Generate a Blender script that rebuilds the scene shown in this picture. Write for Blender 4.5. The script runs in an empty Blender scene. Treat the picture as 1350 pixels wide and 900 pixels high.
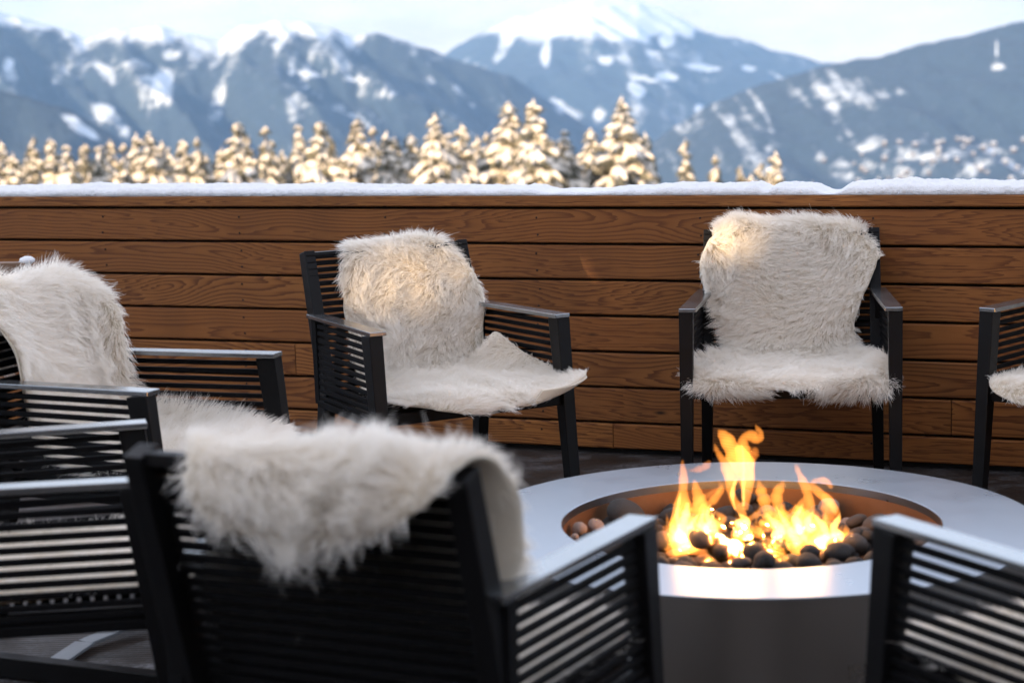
import bpy, bmesh, math, random
import numpy as np
from mathutils import Vector, noise, Matrix

random.seed(7); RNG = np.random.default_rng(7)
SC = bpy.context.scene
COL = SC.collection
R = math.radians

# ------------------------------------------------------------------ camera
H = 1.42                       # eye height over the deck
FPX, PITCH, ROLL = 2533.0, 0.1410, -0.0271
cp, sp = math.cos(PITCH), math.sin(PITCH)
F = Vector((0, cp, -sp)); U0 = Vector((0, sp, cp)); R0 = Vector((1, 0, 0))
cr, sr = math.cos(ROLL), math.sin(ROLL)
RX = R0*cr + U0*sr; UX = U0*cr - R0*sr
EYE = Vector((0, 0, H))
cam = bpy.data.cameras.new('camera')
camo = bpy.data.objects.new('camera', cam); COL.objects.link(camo)
m = Matrix((RX, UX, -F)).transposed().to_4x4(); m.translation = EYE
camo.matrix_world = m
cam.sensor_width = 36; cam.lens = FPX/1350*36
cam.clip_start = 0.05; cam.clip_end = 60000
cam.dof.use_dof = True; cam.dof.focus_distance = 6.1; cam.dof.aperture_fstop = 3.4
SC.camera = camo

def ray(px, py):
    return F*FPX + RX*(px-675) + UX*(450-py)
def at_depth(px, py, y):
    d = ray(px, py); return EYE + d*(y/d.y)
def at_z(px, py, z):
    d = ray(px, py); return EYE + d*((z-H)/d.z)

# ------------------------------------------------------------------ helpers
def tag(o, label=None, cat=None, group=None, kind=None):
    if label: o['label'] = label
    if cat: o['category'] = cat
    if group: o['group'] = group
    if kind: o['kind'] = kind
    return o
def link(name, me, mat=None, parent=None, smooth=False):
    o = bpy.data.objects.new(name, me); COL.objects.link(o)
    if mat: me.materials.append(mat)
    if parent: o.parent = parent
    if smooth:
        me.shade_smooth()
    return o
def from_bm(name, bm, mat, parent=None, smooth=False):
    bmesh.ops.recalc_face_normals(bm, faces=bm.faces)
    me = bpy.data.meshes.new(name); bm.to_mesh(me); bm.free()
    return link(name, me, mat, parent, smooth)
def from_np(name, V, Fc, mat, parent=None, smooth=True, closed=False):
    me = bpy.data.meshes.new(name)
    me.from_pydata([tuple(v) for v in V], [], [tuple(f) for f in Fc]); me.update()
    if closed:
        b = bmesh.new(); b.from_mesh(me); bmesh.ops.recalc_face_normals(b, faces=b.faces); b.to_mesh(me); b.free()
    return link(name, me, mat, parent, smooth)
def empty(name, loc=(0, 0, 0), rz=0):
    o = bpy.data.objects.new(name, None); COL.objects.link(o)
    o.location = loc; o.rotation_euler = (0, 0, rz); o.empty_display_size = .1
    return o
def kids(o): return [c for c in bpy.data.objects if c.parent == o]
def copy_tree(o, parent=None):
    c = o.copy(); COL.objects.link(c); c.parent = parent
    for k in kids(o): copy_tree(k, c)
    return c
def bar(bm, a, b, wx, wy, wx2=None, wy2=None, up=(0, 0, 1), bev=.003):
    """tapered box from a to b; wx across (perp. to up), wy along up-ish"""
    a = Vector(a); b = Vector(b); d = (b-a).normalized()
    x = d.cross(Vector(up))
    if x.length < 1e-4: x = d.cross(Vector((0, 1, 0)))
    x.normalize(); y = x.cross(d).normalized()
    wx2 = wx if wx2 is None else wx2; wy2 = wy if wy2 is None else wy2
    vs = []
    for p, w1, w2 in ((a, wx, wy), (b, wx2, wy2)):
        for s, t in ((-1, -1), (1, -1), (1, 1), (-1, 1)):
            vs.append(bm.verts.new(p + x*(s*w1/2) + y*(t*w2/2)))
    fs = [bm.faces.new([vs[i] for i in q]) for q in ((3, 2, 1, 0), (4, 5, 6, 7), (0, 1, 5, 4), (1, 2, 6, 5), (2, 3, 7, 6), (3, 0, 4, 7))]
    if bev:
        es = set(e for f in fs for e in f.edges)
        bmesh.ops.bevel(bm, geom=list(es), offset=bev, segments=2, affect='EDGES', profile=.6)
def box(bm, lo, hi, bev=0):
    c = [(lo[i]+hi[i])/2 for i in range(3)]; s = [hi[i]-lo[i] for i in range(3)]
    g = bmesh.ops.create_cube(bm, size=1, matrix=Matrix.Translation(c) @ Matrix.Diagonal((*s, 1)))
    if bev:
        es = set(e for v in g['verts'] for e in v.link_edges)
        bmesh.ops.bevel(bm, geom=list(es), offset=bev, segments=2, affect='EDGES', profile=.6)
def catmull(P, n):
    P = np.asarray(P, float); t = np.linspace(0, len(P)-1-1e-6, n)
    i = t.astype(int); f = (t-i)[:, None]
    g = lambda k: P[np.clip(i+k, 0, len(P)-1)]
    p0, p1, p2, p3 = g(-1), g(0), g(1), g(2)
    return .5*(2*p1 + (p2-p0)*f + (2*p0-5*p1+4*p2-p3)*f*f + (3*p1-p0-3*p2+p3)*f**3)
def nz(x, y, z=0.): return noise.noise(Vector((x, y, z)))
def fbm(x, y, z, o=4):
    s = 0; a = 1
    for k in range(o):
        s += a*noise.noise(Vector((x, y, z+k*7.3))); x *= 2.03; y *= 2.03; a *= .5
    return s

# ------------------------------------------------------------------ materials
class NT:
    def __init__(s, name):
        s.m = bpy.data.materials.new(name); s.m.use_nodes = True
        s.t = s.m.node_tree; s.t.nodes.clear()
        s.out = s.n('ShaderNodeOutputMaterial')
    def n(s, typ, **kw):
        nd = s.t.nodes.new(typ)
        for k, v in kw.items():
            if k in nd.inputs: nd.inputs[k].default_value = v
            else: setattr(nd, k, v)
        return nd
    def l(s, a, b): s.t.links.new(a, b)
    def math(s, op, a, b=None, clamp=False):
        nd = s.n('ShaderNodeMath', operation=op, use_clamp=clamp)
        for i, v in enumerate((a, b)):
            if v is None: continue
            if hasattr(v, 'links'): s.l(v, nd.inputs[i])
            else: nd.inputs[i].default_value = v
        return nd.outputs[0]
    def ramp(s, fac, stops, interp='LINEAR'):
        nd = s.n('ShaderNodeValToRGB'); cr_ = nd.color_ramp; cr_.interpolation = interp
        while len(cr_.elements) < len(stops): cr_.elements.new(.5)
        for e, (p, c) in zip(cr_.elements, stops):
            e.position = p; e.color = (*c, 1) if len(c) == 3 else c
        s.l(fac, nd.inputs[0]); return nd.outputs[0]
    def mix(s, fac, a, b, mode='MIX'):
        nd = s.n('ShaderNodeMix', data_type='RGBA', blend_type=mode)
        for i, v in ((0, fac), (6, a), (7, b)):
            if hasattr(v, 'links'): s.l(v, nd.inputs[i])
            else: nd.inputs[i].default_value = v if i == 0 else ((*v, 1) if len(v) == 3 else v)
        return nd.outputs[2]
    def noise(s, vec, scale, detail=3, rough=.5, dist=0):
        nd = s.n('ShaderNodeTexNoise', Scale=scale, Detail=detail, Roughness=rough, Distortion=dist)
        if vec is not None: s.l(vec, nd.inputs['Vector'])
        return nd.outputs['Fac']
    def coord(s, which='Object'):
        return s.n('ShaderNodeTexCoord').outputs[which]
    def scale(s, vec, sc):
        nd = s.n('ShaderNodeMapping'); nd.inputs['Scale'].default_value = sc
        s.l(vec, nd.inputs['Vector']); return nd.outputs[0]
    def bsdf(s, color, rough=.5, metal=0, bump=None, bstr=.3, bdist=.01, **kw):
        b = s.n('ShaderNodeBsdfPrincipled')
        for nm, v in (('Base Color', color), ('Roughness', rough), ('Metallic', metal)):
            if hasattr(v, 'links'): s.l(v, b.inputs[nm])
            else: b.inputs[nm].default_value = (*v, 1) if isinstance(v, tuple) and len(v) == 3 else v
        for k, v in kw.items(): b.inputs[k.replace('_', ' ')].default_value = v
        if bump is not None:
            bp = s.n('ShaderNodeBump', Strength=bstr, Distance=bdist); s.l(bump, bp.inputs['Height']); s.l(bp.outputs[0], b.inputs['Normal'])
        s.l(b.outputs[0], s.out.inputs[0]); return b

def mat_frame():
    t = NT('dark painted aluminium'); v = t.coord()
    n1 = t.noise(v, 60, 4, .6); n2 = t.noise(v, 9, 4, .6)
    c = t.mix(n2, (.0035, .0035, .004), (.008, .008, .0085))
    r = t.ramp(n2, [(.3, (.36,)*3), (.75, (.5,)*3)])
    t.bsdf(c, r, 0, None, Specular_IOR_Level=.12); return t.m
def mat_armtop():
    t = NT('sky-sheen arm cap'); v = t.coord(); n1 = t.noise(v, 40, 5, .65); n2 = t.noise(v, 6, 4, .6)
    c = t.mix(t.ramp(n2, [(.35, (0,)*3), (.7, (.6,)*3)]), (.20, .21, .22), (.34, .36, .38))  # tops coloured paler than the frame to carry the sky's reflection
    t.bsdf(c, t.ramp(n2, [(.3, (.15,)*3), (.75, (.25,)*3)]), .85, None); return t.m
def mat_rope():
    t = NT('black woven strap'); v = t.coord()
    w = t.noise(t.scale(v, (220, 220, 60)), 1, 2)
    t.bsdf((.004, .004, .0045), .7, 0, w, .4, .002, Specular_IOR_Level=.08); return t.m
def mat_wood():
    t = NT('larch board')
    uv = t.n('ShaderNodeUVMap', uv_map='UVMap').outputs[0]
    s = t.n('ShaderNodeSeparateXYZ'); t.l(uv, s.inputs[0]); u, v = s.outputs[0], s.outputs[1]
    # growth rings cut by the board face: distance from a wandering pith line
    def vec(a, b):
        c = t.n('ShaderNodeCombineXYZ'); t.l(a, c.inputs[0])
        if hasattr(b, 'links'): t.l(b, c.inputs[1])
        else: c.inputs[1].default_value = b
        return c.outputs[0]
    bid = t.math('FLOOR', v)                       # board number
    fv = t.math('FRACT', v)                        # 0..1 across the board
    base = vec(t.math('ADD', u, t.math('MULTIPLY', bid, 17.3)), bid)
    wander = t.math('SUBTRACT', t.noise(base, .9, 2, .5), .5)
    wander2 = t.math('SUBTRACT', t.noise(vec(t.math('ADD', u, t.math('MULTIPLY', bid, 31.7)), 3.7), .6, 2, .5), .5)
    fine = t.math('SUBTRACT', t.noise(t.scale(vec(t.math('ADD', u, t.math('MULTIPLY', bid, 5.1)), v), (3.5, 7, 1)), 1, 3, .55), .5)
    a = t.math('ADD', t.math('SUBTRACT', fv, .5), t.math('MULTIPLY', wander, 2.2))
    b = t.math('ADD', t.math('MULTIPLY', wander2, 3.2), t.math('MULTIPLY', fine, .28))
    r = t.math('SQRT', t.math('ADD', t.math('MULTIPLY', a, a), t.math('MULTIPLY', b, b)))
    ring = t.math('FRACT', t.math('MULTIPLY', t.math('ADD', r, t.math('MULTIPLY', fine, .10)), 10.))
    grain = t.noise(t.scale(vec(u, v), (2.5, 95, 1)), 1, 4, .6)
    blotch = t.noise(t.scale(base, (1.6, 6, 1)), 1, 4, .6)
    tone = t.n('ShaderNodeTexWhiteNoise', noise_dimensions='1D'); t.l(bid, tone.inputs['W'])
    c = t.ramp(ring, [(0, (.44, .178, .044)), (.5, (.37, .140, .032)), (.80, (.145, .044, .010)), (.95, (.095, .026, .006)), (1, (.28, .098, .022))])
    c = t.mix(t.math('MULTIPLY', t.math('SUBTRACT', 1., grain), .55), c, (.075, .032, .013))
    c = t.mix(t.ramp(blotch, [(.35, (0,)*3), (.75, (.55,)*3)]), c, (.085, .038, .017))
    c = t.mix(t.math('MULTIPLY', tone.outputs[0], .60), c, (.11, .040, .013))
    tone2 = t.n('ShaderNodeTexWhiteNoise', noise_dimensions='1D'); t.l(t.math('ADD', bid, 7.7), tone2.inputs['W'])
    c = t.mix(t.math('MULTIPLY', t.math('MULTIPLY', tone2.outputs[0], tone2.outputs[0]), .55), c, (1.5, 1.42, 1.25), 'MULTIPLY')
    streak = t.noise(t.scale(base, (.7, 14, 1)), 1, 5, .65)
    c = t.mix(t.ramp(streak, [(.56, (0,)*3), (.74, (.6,)*3)]), c, (.05, .022, .010))
    # knots
    vo = t.n('ShaderNodeTexVoronoi', Scale=1., Randomness=1.); t.l(t.scale(vec(u, v), (2.3, .9, 1)), vo.inputs['Vector'])
    vs = t.n('ShaderNodeVectorMath', operation='SUBTRACT'); 
    kd = t.ramp(vo.outputs['Distance'], [(.018, (1,)*3), (.05, (.35,)*3), (.075, (0,)*3)])
    c = t.mix(kd, c, (.030, .014, .007))
    # nails
    t.bsdf(c, t.ramp(grain, [(.3, (.5,)*3), (.8, (.66,)*3)]), 0, grain, .25, .003, Specular_IOR_Level=.22); return t.m
def mat_flat(name, c, rough=.8, **kw):
    t = NT(name); n = t.noise(t.coord(), 14, 4, .6)
    col = t.mix(n, tuple(x*.75 for x in c), tuple(min(1, x*1.2) for x in c))
    t.bsdf(col, rough, 0, n, .25, .01, **kw); return t.m
def mat_snow():
    t = NT('snow'); v = t.coord()
    n = t.noise(v, 55, 5, .65); n2 = t.noise(v, 260, 2, .5)
    h = t.math('ADD', n, t.math('MULTIPLY', n2, .35))
    c = t.mix(n, (.74, .77, .82), (.88, .89, .91))
    t.bsdf(c, .6, 0, h, .8, .02); return t.m
def mat_steel(name='brushed steel', base=(.35, .385, .43)):
    t = NT(name); v = t.coord()
    s = t.noise(t.scale(v, (6, 6, 300)), 1, 3, .6); sm = t.noise(v, 7, 5, .65); sc_ = t.noise(t.scale(v, (30, 4, 1)), 6, 4, .7)
    r = t.ramp(sm, [(.3, (.265,)*3), (.75, (.325,)*3)])
    c = t.mix(t.ramp(sc_, [(.66, (0,)*3), (.78, (.15,)*3)]), base, tuple(x*.8 for x in base))
    t.bsdf(c, r, 1, s, .05, .002); return t.m
def mat_bowl():
    t = NT('copper brown steel'); v = t.coord()
    n = t.noise(v, 9, 5, .6); c = t.mix(n, (.16, .075, .035), (.30, .17, .10))  # mottled copper brown base colour
    t.bsdf(c, .45, .75, n, .15, .004); return t.m
def mat_stone(name, a, b):
    t = NT(name); v = t.coord(); n = t.noise(v, 30, 6, .65); n2 = t.noise(v, 150, 3, .6)
    t.bsdf(t.mix(n, a, b), .82, 0, t.math('ADD', n, n2), .5, .004); return t.m
def mat_leather():
    t = NT('sheepskin leather'); v = t.coord(); n = t.noise(v, 12, 5, .6); n2 = t.noise(v, 180, 3, .6)
    t.bsdf(t.mix(n, (.47, .42, .33), (.62, .57, .47)), .62, 0, n2, .2, .003, Sheen_Weight=.2); return t.m
def mat_wool():
    t = NT('long white wool')
    hi = t.n('ShaderNodeHairInfo')
    c = t.ramp(hi.outputs['Intercept'], [(0, (.86, .81, .73)), (.45, (.93, .90, .84)), (1, (.97, .96, .93))])  # roots coloured darker, deep shade put into the wool
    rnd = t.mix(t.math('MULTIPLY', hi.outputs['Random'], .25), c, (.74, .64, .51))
    d = t.n('ShaderNodeBsdfDiffuse'); t.l(rnd, d.inputs[0])
    tr = t.n('ShaderNodeBsdfTranslucent'); t.l(rnd, tr.inputs[0])
    g = t.n('ShaderNodeBsdfGlossy', Roughness=.42); g.inputs[0].default_value = (.9, .9, .9, 1)
    m1 = t.n('ShaderNodeMixShader'); m1.inputs[0].default_value = .44; t.l(d.outputs[0], m1.inputs[1]); t.l(tr.outputs[0], m1.inputs[2])
    m2 = t.n('ShaderNodeMixShader'); m2.inputs[0].default_value = .05; t.l(m1.outputs[0], m2.inputs[1]); t.l(g.outputs[0], m2.inputs[2])
    t.l(m2.outputs[0], t.out.inputs[0]); return t.m
def mat_deck():
    t = NT('dark frosted decking'); v = t.coord()
    s = t.n('ShaderNodeSeparateXYZ'); t.l(v, s.inputs[0])
    px_ = t.math('FRACT', t.math('MULTIPLY', s.outputs[1], 1/.14))
    gap = t.math('LESS_THAN', px_, .05)
    gro = t.math('SINE', t.math('MULTIPLY', s.outputs[1], 2*math.pi/.0175))
    n = t.noise(t.scale(v, (2, 22, 1)), 1.5, 5, .6); fr = t.noise(v, 5, 6, .7); sp_ = t.noise(v, 60, 4, .7)
    c = t.mix(n, (.010, .008, .007), (.030, .024, .020))
    frost = t.math('MULTIPLY', t.ramp(fr, [(.47, (0,)*3), (.72, (1,)*3)]), t.ramp(sp_, [(.40, (0,)*3), (.65, (.75,)*3)]))
    c = t.mix(frost, c, (.30, .31, .34))
    c = t.mix(gap, c, (.004, .004, .004))
    h = t.math('ADD', t.math('MULTIPLY', gro, .35), t.math('MULTIPLY', sp_, .8)); h = t.math('SUBTRACT', h, t.math('MULTIPLY', gap, 3.))
    t.bsdf(c, t.ramp(fr, [(.3, (.35,)*3), (.7, (.7,)*3)]), 0, h, .6, .004); return t.m
def mat_mountain():
    t = NT('mountain forest and snow')
    at = t.n('ShaderNodeAttribute', attribute_name='snow'); v = t.coord()
    n = t.noise(t.scale(v, (1, .6, .7)), .011, 6, .68); n2 = t.noise(v, .04, 5, .7)
    f = t.math('ADD', at.outputs['Fac'], t.math('MULTIPLY', t.math('SUBTRACT', n2, .5), .9)); f = t.math('ADD', f, t.math('MULTIPLY', t.math('SUBTRACT', n, .5), 1.0))
    fac = t.ramp(f, [(.33, (0,)*3), (.68, (1,)*3)])
    fo = t.mix(n2, (.008, .022, .040), (.030, .058, .098))  # forest coloured blue, distant haze put into its base tone
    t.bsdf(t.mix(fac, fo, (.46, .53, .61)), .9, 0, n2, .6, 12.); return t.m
def mat_needles():
    t = NT('spruce needles'); n = t.noise(t.coord(), 3, 4, .6)
    t.bsdf(t.mix(n, (.045, .050, .035), (.16, .15, .11)), .8); return t.m
def mat_treesnow():
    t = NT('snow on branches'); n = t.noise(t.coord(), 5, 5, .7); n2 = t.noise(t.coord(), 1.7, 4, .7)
    c = t.mix(t.ramp(n, [(.52, (0,)*3), (.66, (1,)*3)]), (.80, .75, .68), (.42, .35, .24))  # low-sun warmth and tan shaded patches put into the snow colour
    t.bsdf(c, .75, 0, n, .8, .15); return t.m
def mat_flame(name, col, st):
    t = NT(name); e = t.n('ShaderNodeEmission', Strength=st); e.inputs[0].default_value = (*col, 1)
    t.l(e.outputs[0], t.out.inputs['Volume']); return t.m

M = dict(frame=mat_frame(), armtop=mat_armtop(), rope=mat_rope(), wood=mat_wood(), snow=mat_snow(), steel=mat_steel(), drum=mat_steel('drum steel', (.34, .325, .305)), bowl=mat_bowl(),
         leather=mat_leather(), wool=mat_wool(), deck=mat_deck(), mtn=mat_mountain(), needles=mat_needles(), tsnow=mat_treesnow(),
         black=mat_flat('dark backing', (.006, .005, .005), .9), bark=mat_flat('bark', (.06, .045, .035)),
         ground=mat_flat('snowy slope', (.75, .78, .83)), chalet=mat_flat('old timber wall', (.30, .20, .13), .7),  # timber wall lightened to bounce warm fill onto the fleeces
         plaster=mat_flat('pale plaster', (.62, .58, .52)), roofsnow=mat_flat('roof snow', (.42, .46, .52)),
         strip=mat_flat('bare metal strip', (.13, .145, .16), .35), rail=mat_flat('weathered timber', (.17, .10, .06), .7),
         hut=mat_flat('far chalet walls', (.09, .075, .065)))

# ------------------------------------------------------------------ light, sky, air
SUN_AZ, SUN_EL = R(38), R(10.5)          # azimuth to the left of straight behind the camera
SD = Vector((-math.sin(SUN_AZ)*math.cos(SUN_EL), -math.cos(SUN_AZ)*math.cos(SUN_EL), math.sin(SUN_EL)))
sun = bpy.data.lights.new('sun', 'SUN'); sun.energy = 3.0; sun.angle = R(.5); sun.color = (1, .70, .39)
suno = bpy.data.objects.new('sun', sun); COL.objects.link(suno)
suno.rotation_euler = (-SD).to_track_quat('-Z', 'Y').to_euler(); suno.location = (-20, -30, 20)
w = bpy.data.worlds.new('World'); SC.world = w; w.use_nodes = True
wt = w.node_tree; wt.nodes.clear()
wo = wt.nodes.new('ShaderNodeOutputWorld'); bg = wt.nodes.new('ShaderNodeBackground'); sky = wt.nodes.new('ShaderNodeTexSky')
sky.sky_type = 'NISHITA'; sky.sun_disc = False; sky.sun_elevation = SUN_EL; sky.sun_rotation = math.pi + SUN_AZ
sky.altitude = 1500; sky.air_density = 1.0; sky.dust_density = .6; sky.ozone_density = 1.2
bg.inputs[1].default_value = .15
geo = wt.nodes.new('ShaderNodeTexCoord'); sx = wt.nodes.new('ShaderNodeSeparateXYZ'); wt.links.new(geo.outputs['Generated'], sx.inputs[0])
mr = wt.nodes.new('ShaderNodeMapRange'); mr.interpolation_type = 'SMOOTHSTEP'
mr.inputs['From Min'].default_value = .05; mr.inputs['From Max'].default_value = .30; mr.inputs['To Min'].default_value = .96; mr.inputs['To Max'].default_value = .62
wt.links.new(sx.outputs[2], mr.inputs['Value'])
cn = wt.nodes.new('ShaderNodeTexNoise'); cn.inputs['Scale'].default_value = 9; cn.inputs['Detail'].default_value = 6; cn.inputs['Roughness'].default_value = .6
mp = wt.nodes.new('ShaderNodeMapping'); mp.inputs['Scale'].default_value = (1, 1, 4.); wt.links.new(geo.outputs['Generated'], mp.inputs['Vector']); wt.links.new(mp.outputs[0], cn.inputs['Vector'])
cr2 = wt.nodes.new('ShaderNodeValToRGB'); cr2.color_ramp.elements[0].position = .38; cr2.color_ramp.elements[0].color = (1.50, 1.32, 1.30, 1)
cr2.color_ramp.elements[1].position = .62; cr2.color_ramp.elements[1].color = (2.0, 1.78, 1.68, 1); wt.links.new(cn.outputs['Fac'], cr2.inputs[0])
mx = wt.nodes.new('ShaderNodeMix'); mx.data_type = 'RGBA'; wt.links.new(mr.outputs[0], mx.inputs[0]); wt.links.new(sky.outputs[0], mx.inputs[6]); 
mr2 = wt.nodes.new('ShaderNodeMapRange'); mr2.inputs['From Min'].default_value = .05; mr2.inputs['From Max'].default_value = .22; mr2.inputs['To Min'].default_value = .74; mr2.inputs['To Max'].default_value = 1.32
wt.links.new(sx.outputs[2], mr2.inputs['Value'])
vm = wt.nodes.new('ShaderNodeVectorMath'); vm.operation = 'SCALE'; wt.links.new(cr2.outputs[0], vm.inputs[0]); wt.links.new(mr2.outputs[0], vm.inputs['Scale'])
wt.links.new(vm.outputs[0], mx.inputs[7])
wt.links.new(mx.outputs[2], bg.inputs[0]); wt.links.new(bg.outputs[0], wo.inputs[0])

HAZE_D = 4.4e-5
bm = bmesh.new(); box(bm, (-17000, -9000, -640), (17000, 13500, 1150))
t = NT('air'); pv = t.n('ShaderNodeVolumePrincipled', Density=HAZE_D, Anisotropy=.15)
pv.inputs['Color'].default_value = (.32, .60, 1, 1); t.l(pv.outputs[0], t.out.inputs['Volume'])
tag(from_bm('haze', bm, t.m), 'pale blue winter haze filling the valley air', 'haze', kind='stuff')

# ------------------------------------------------------------------ ground and deck
def sheet(name, x0, x1, y0, y1, z, mat):
    bm = bmesh.new(); bm.faces.new([bm.verts.new(p) for p in ((x0, y0, z), (x1, y0, z), (x1, y1, z), (x0, y1, z))])
    return from_bm(name, bm, mat)
FS = -.3823; FDIR = Vector((1, FS, 0)).normalized(); FN = Vector((-FDIR.y, FDIR.x, 0))   # fence line and its outward normal
FY0 = 7.15
bm = bmesh.new()
fy = lambda x: FY0 + .12 + FS*x
bm.faces.new([bm.verts.new(p) for p in ((-9, -5, 0), (7, -5, 0), (7, fy(7), 0), (-9, fy(-9), 0))])
dk = from_bm('deck', bm, M['deck']); tag(dk, 'dark frosted timber deck', None, kind='structure')
# snowy hillside from the deck down to the valley, and on to the horizon
def ground_z(x, y):
    d = max(0, y - 8)
    s = -1.2 - .30*d if d < 130 else -40.2 - .24*(d-130)
    return max(s, -560)
ys = list(range(-9000, -60, 1500)) + [-60, -20, -6, 3, 7.6, 9.5, 12, 16, 22, 30, 40, 50, 60, 75, 90, 110, 140, 200, 300, 500, 800, 1200, 1700, 2300, 3200, 5000, 8000, 12000, 13300]
xs = [-16500, -9000, -5000, -2500, -1200, -600, -300, -150, -90, -60, -40, -25, -12, -4, 4, 12, 25, 40, 60, 90, 150, 300, 600, 1200, 2500, 5000, 9000, 16500]
V = []; Fc = []
for y in ys:
    for x in xs:
        a = min(1, max(0, (y-6)/80)); V.append((x, y, ground_z(x, y) - (.25 if y < 7.6 else 0) + a*1.2*nz(x*.03, y*.03)))
nx = len(xs)
for j in range(len(ys)-1):
    for i in range(nx-1): Fc.append((j*nx+i, j*nx+i+1, (j+1)*nx+i+1, (j+1)*nx+i))
tag(from_np('ground', V, Fc, M['ground']), 'snowy hillside falling away behind the deck', None, kind='structure')

# ------------------------------------------------------------------ mountains
def smooth(a, b, x):
    t_ = min(1, max(0, (x-a)/(b-a))); return t_*t_*(3-2*t_)
def ridge(name, label, crest, D, foot, base_z, snowf, spur=1., nu=360, nv=110, seed=0, jag=1., bow=0.):
    cx = [c[0] for c in crest]; cy = [c[1] for c in crest]
    x0, x1 = cx[0], cx[-1]; V = []; S = []; Fc = []
    for i in range(nu):
        px = x0 + (x1-x0)*i/(nu-1); py = float(np.interp(px, cx, cy))
        for j in range(nv):
            v = j/(nv-1)*1.25
            vv = min(v, 1)
            dist = foot + (D-foot)*v
            tanx = (px-675)/FPX
            d = ray(px, py); slope = d.z/d.y
            zc = H + slope*D
            X, Y = tanx*dist*1.0, dist
            k = vv**1.25 if v <= 1 else 1-(v-1)*2.2
            z = base_z + (zc-base_z)*k
            amp = (zc-base_z)*.17*spur
            env = (math.sin(math.pi*min(1, vv))**.7*.9 + .10) if v <= 1 else .1
            sc_ = 3.2/(D*.25)
            n_ = abs(fbm(X*sc_+seed + Y*sc_*.35, Y*sc_*.30, seed*1.7, 5))
            z += amp*env*(.55-1.5*n_) + jag*(D*.0011)*fbm(X*sc_*7, Y*sc_*7, seed+3, 3)*(.4+.6*vv)
            V.append((X, Y, z)); S.append(snowf(px, py, vv, v, X, Y, z, n_, (z-base_z)/max(1, zc-base_z)))
    for i in range(nu-1):
        for j in range(nv-1):
            a = i*nv+j; Fc.append((a, a+nv, a+nv+1, a+1))
    o = from_np(name, V, Fc, M['mtn'])
    at = o.data.attributes.new('snow', 'FLOAT', 'POINT'); at.data.foreach_set('value', S)
    tag(o, label, None, kind='structure'); return o
def px_of(X, Y, Z):
    d = Vector((X, Y, Z-H)); z = d.dot(F); return 675+FPX*d.dot(RX)/z, 450-FPX*d.dot(UX)/z
def blob(px, py, bx, by, rx, ry, rot=0):
    c, s = math.cos(rot), math.sin(rot); dx, dy = px-bx, py-by
    a = (dx*c+dy*s)/rx; b = (-dx*s+dy*c)/ry; return smooth(1.25, .55, math.sqrt(a*a+b*b))
def px_w(X, Y, Z):
    a, b = px_of(X, Y, Z); k = 9e-4*4500/Y*4
    return a + 11*fbm(X*k*1.3, Z*k*1.6, 1.5, 3) + 5*nz(X*k*6, Z*k*7, 3.), b + 6*fbm(X*k*1.3+9, Z*k*1.6, 4.5, 3)
def snow_left(px, py, vv, v, X, Y, z, n_, k):
    qx, qy = px_w(X, Y, z)
    s = .11 + .30*fbm(X*.034 + .6*nz(X*.004, z*.01), z*.006, 2.2, 3) + .36*fbm(X*.0016+5, z*.0045, 1.3, 4) + .22*smooth(.45, .0, n_) - .08
    s += .62*smooth(py+34, py-4, qy)*smooth(620, 420, px)
    for b in ((35, 32, 26, 7, .3), (150, 160, 46, 12, .75), (440, 143, 60, 6, .55), (505, 124, 14, 5, .1), (560, 108, 20, 6, .3), (610, 125, 30, 7, .7), (10, 95, 8, 24, -.3), (140, 100, 20, 9, .8), (225, 72, 15, 7, 0), (280, 140, 14, 40, .15), (210, 115, 12, 30, .1), (470, 105, 18, 4, .1), (410, 98, 30, 3, .05)):
        s += .62*blob(qx, qy, b[0], b[1], b[2], b[3], b[4])*(.75+.5*nz(X*.01, z*.02))
    return s
def snow_centre(px, py, vv, v, X, Y, z, n_, k):
    qx, qy = px_w(X, Y, z)
    s = .10 + .26*fbm(X*.012 + .6*nz(X*.003, z*.01), z*.002, 6.2, 3) + .30*fbm(X*.0012+2, z*.004, 4.3, 4) + .18*smooth(.4, .0, n_) - .06
    s += 1.0*smooth(62, 30, qy + 12*fbm(X*.002, z*.001, 8, 3))*smooth(1010, 880, qx)
    for b in ((745, 145, 32, 12, .35), (795, 150, 10, 12, 0), (805, 80, 10, 6, 0), (838, 118, 14, 8, .3), (852, 106, 16, 4, .3), (880, 104, 14, 6, .2), (875, 60, 10, 6, .2), (925, 92, 22, 4, .1), (985, 90, 12, 4, 0), (1022, 100, 22, 4, .35), (918, 143, 6, 5, 0), (660, 62, 10, 22, .2), (720, 70, 8, 20, -.1)):
        s += .7*blob(qx, qy, *b)
    return s
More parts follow.
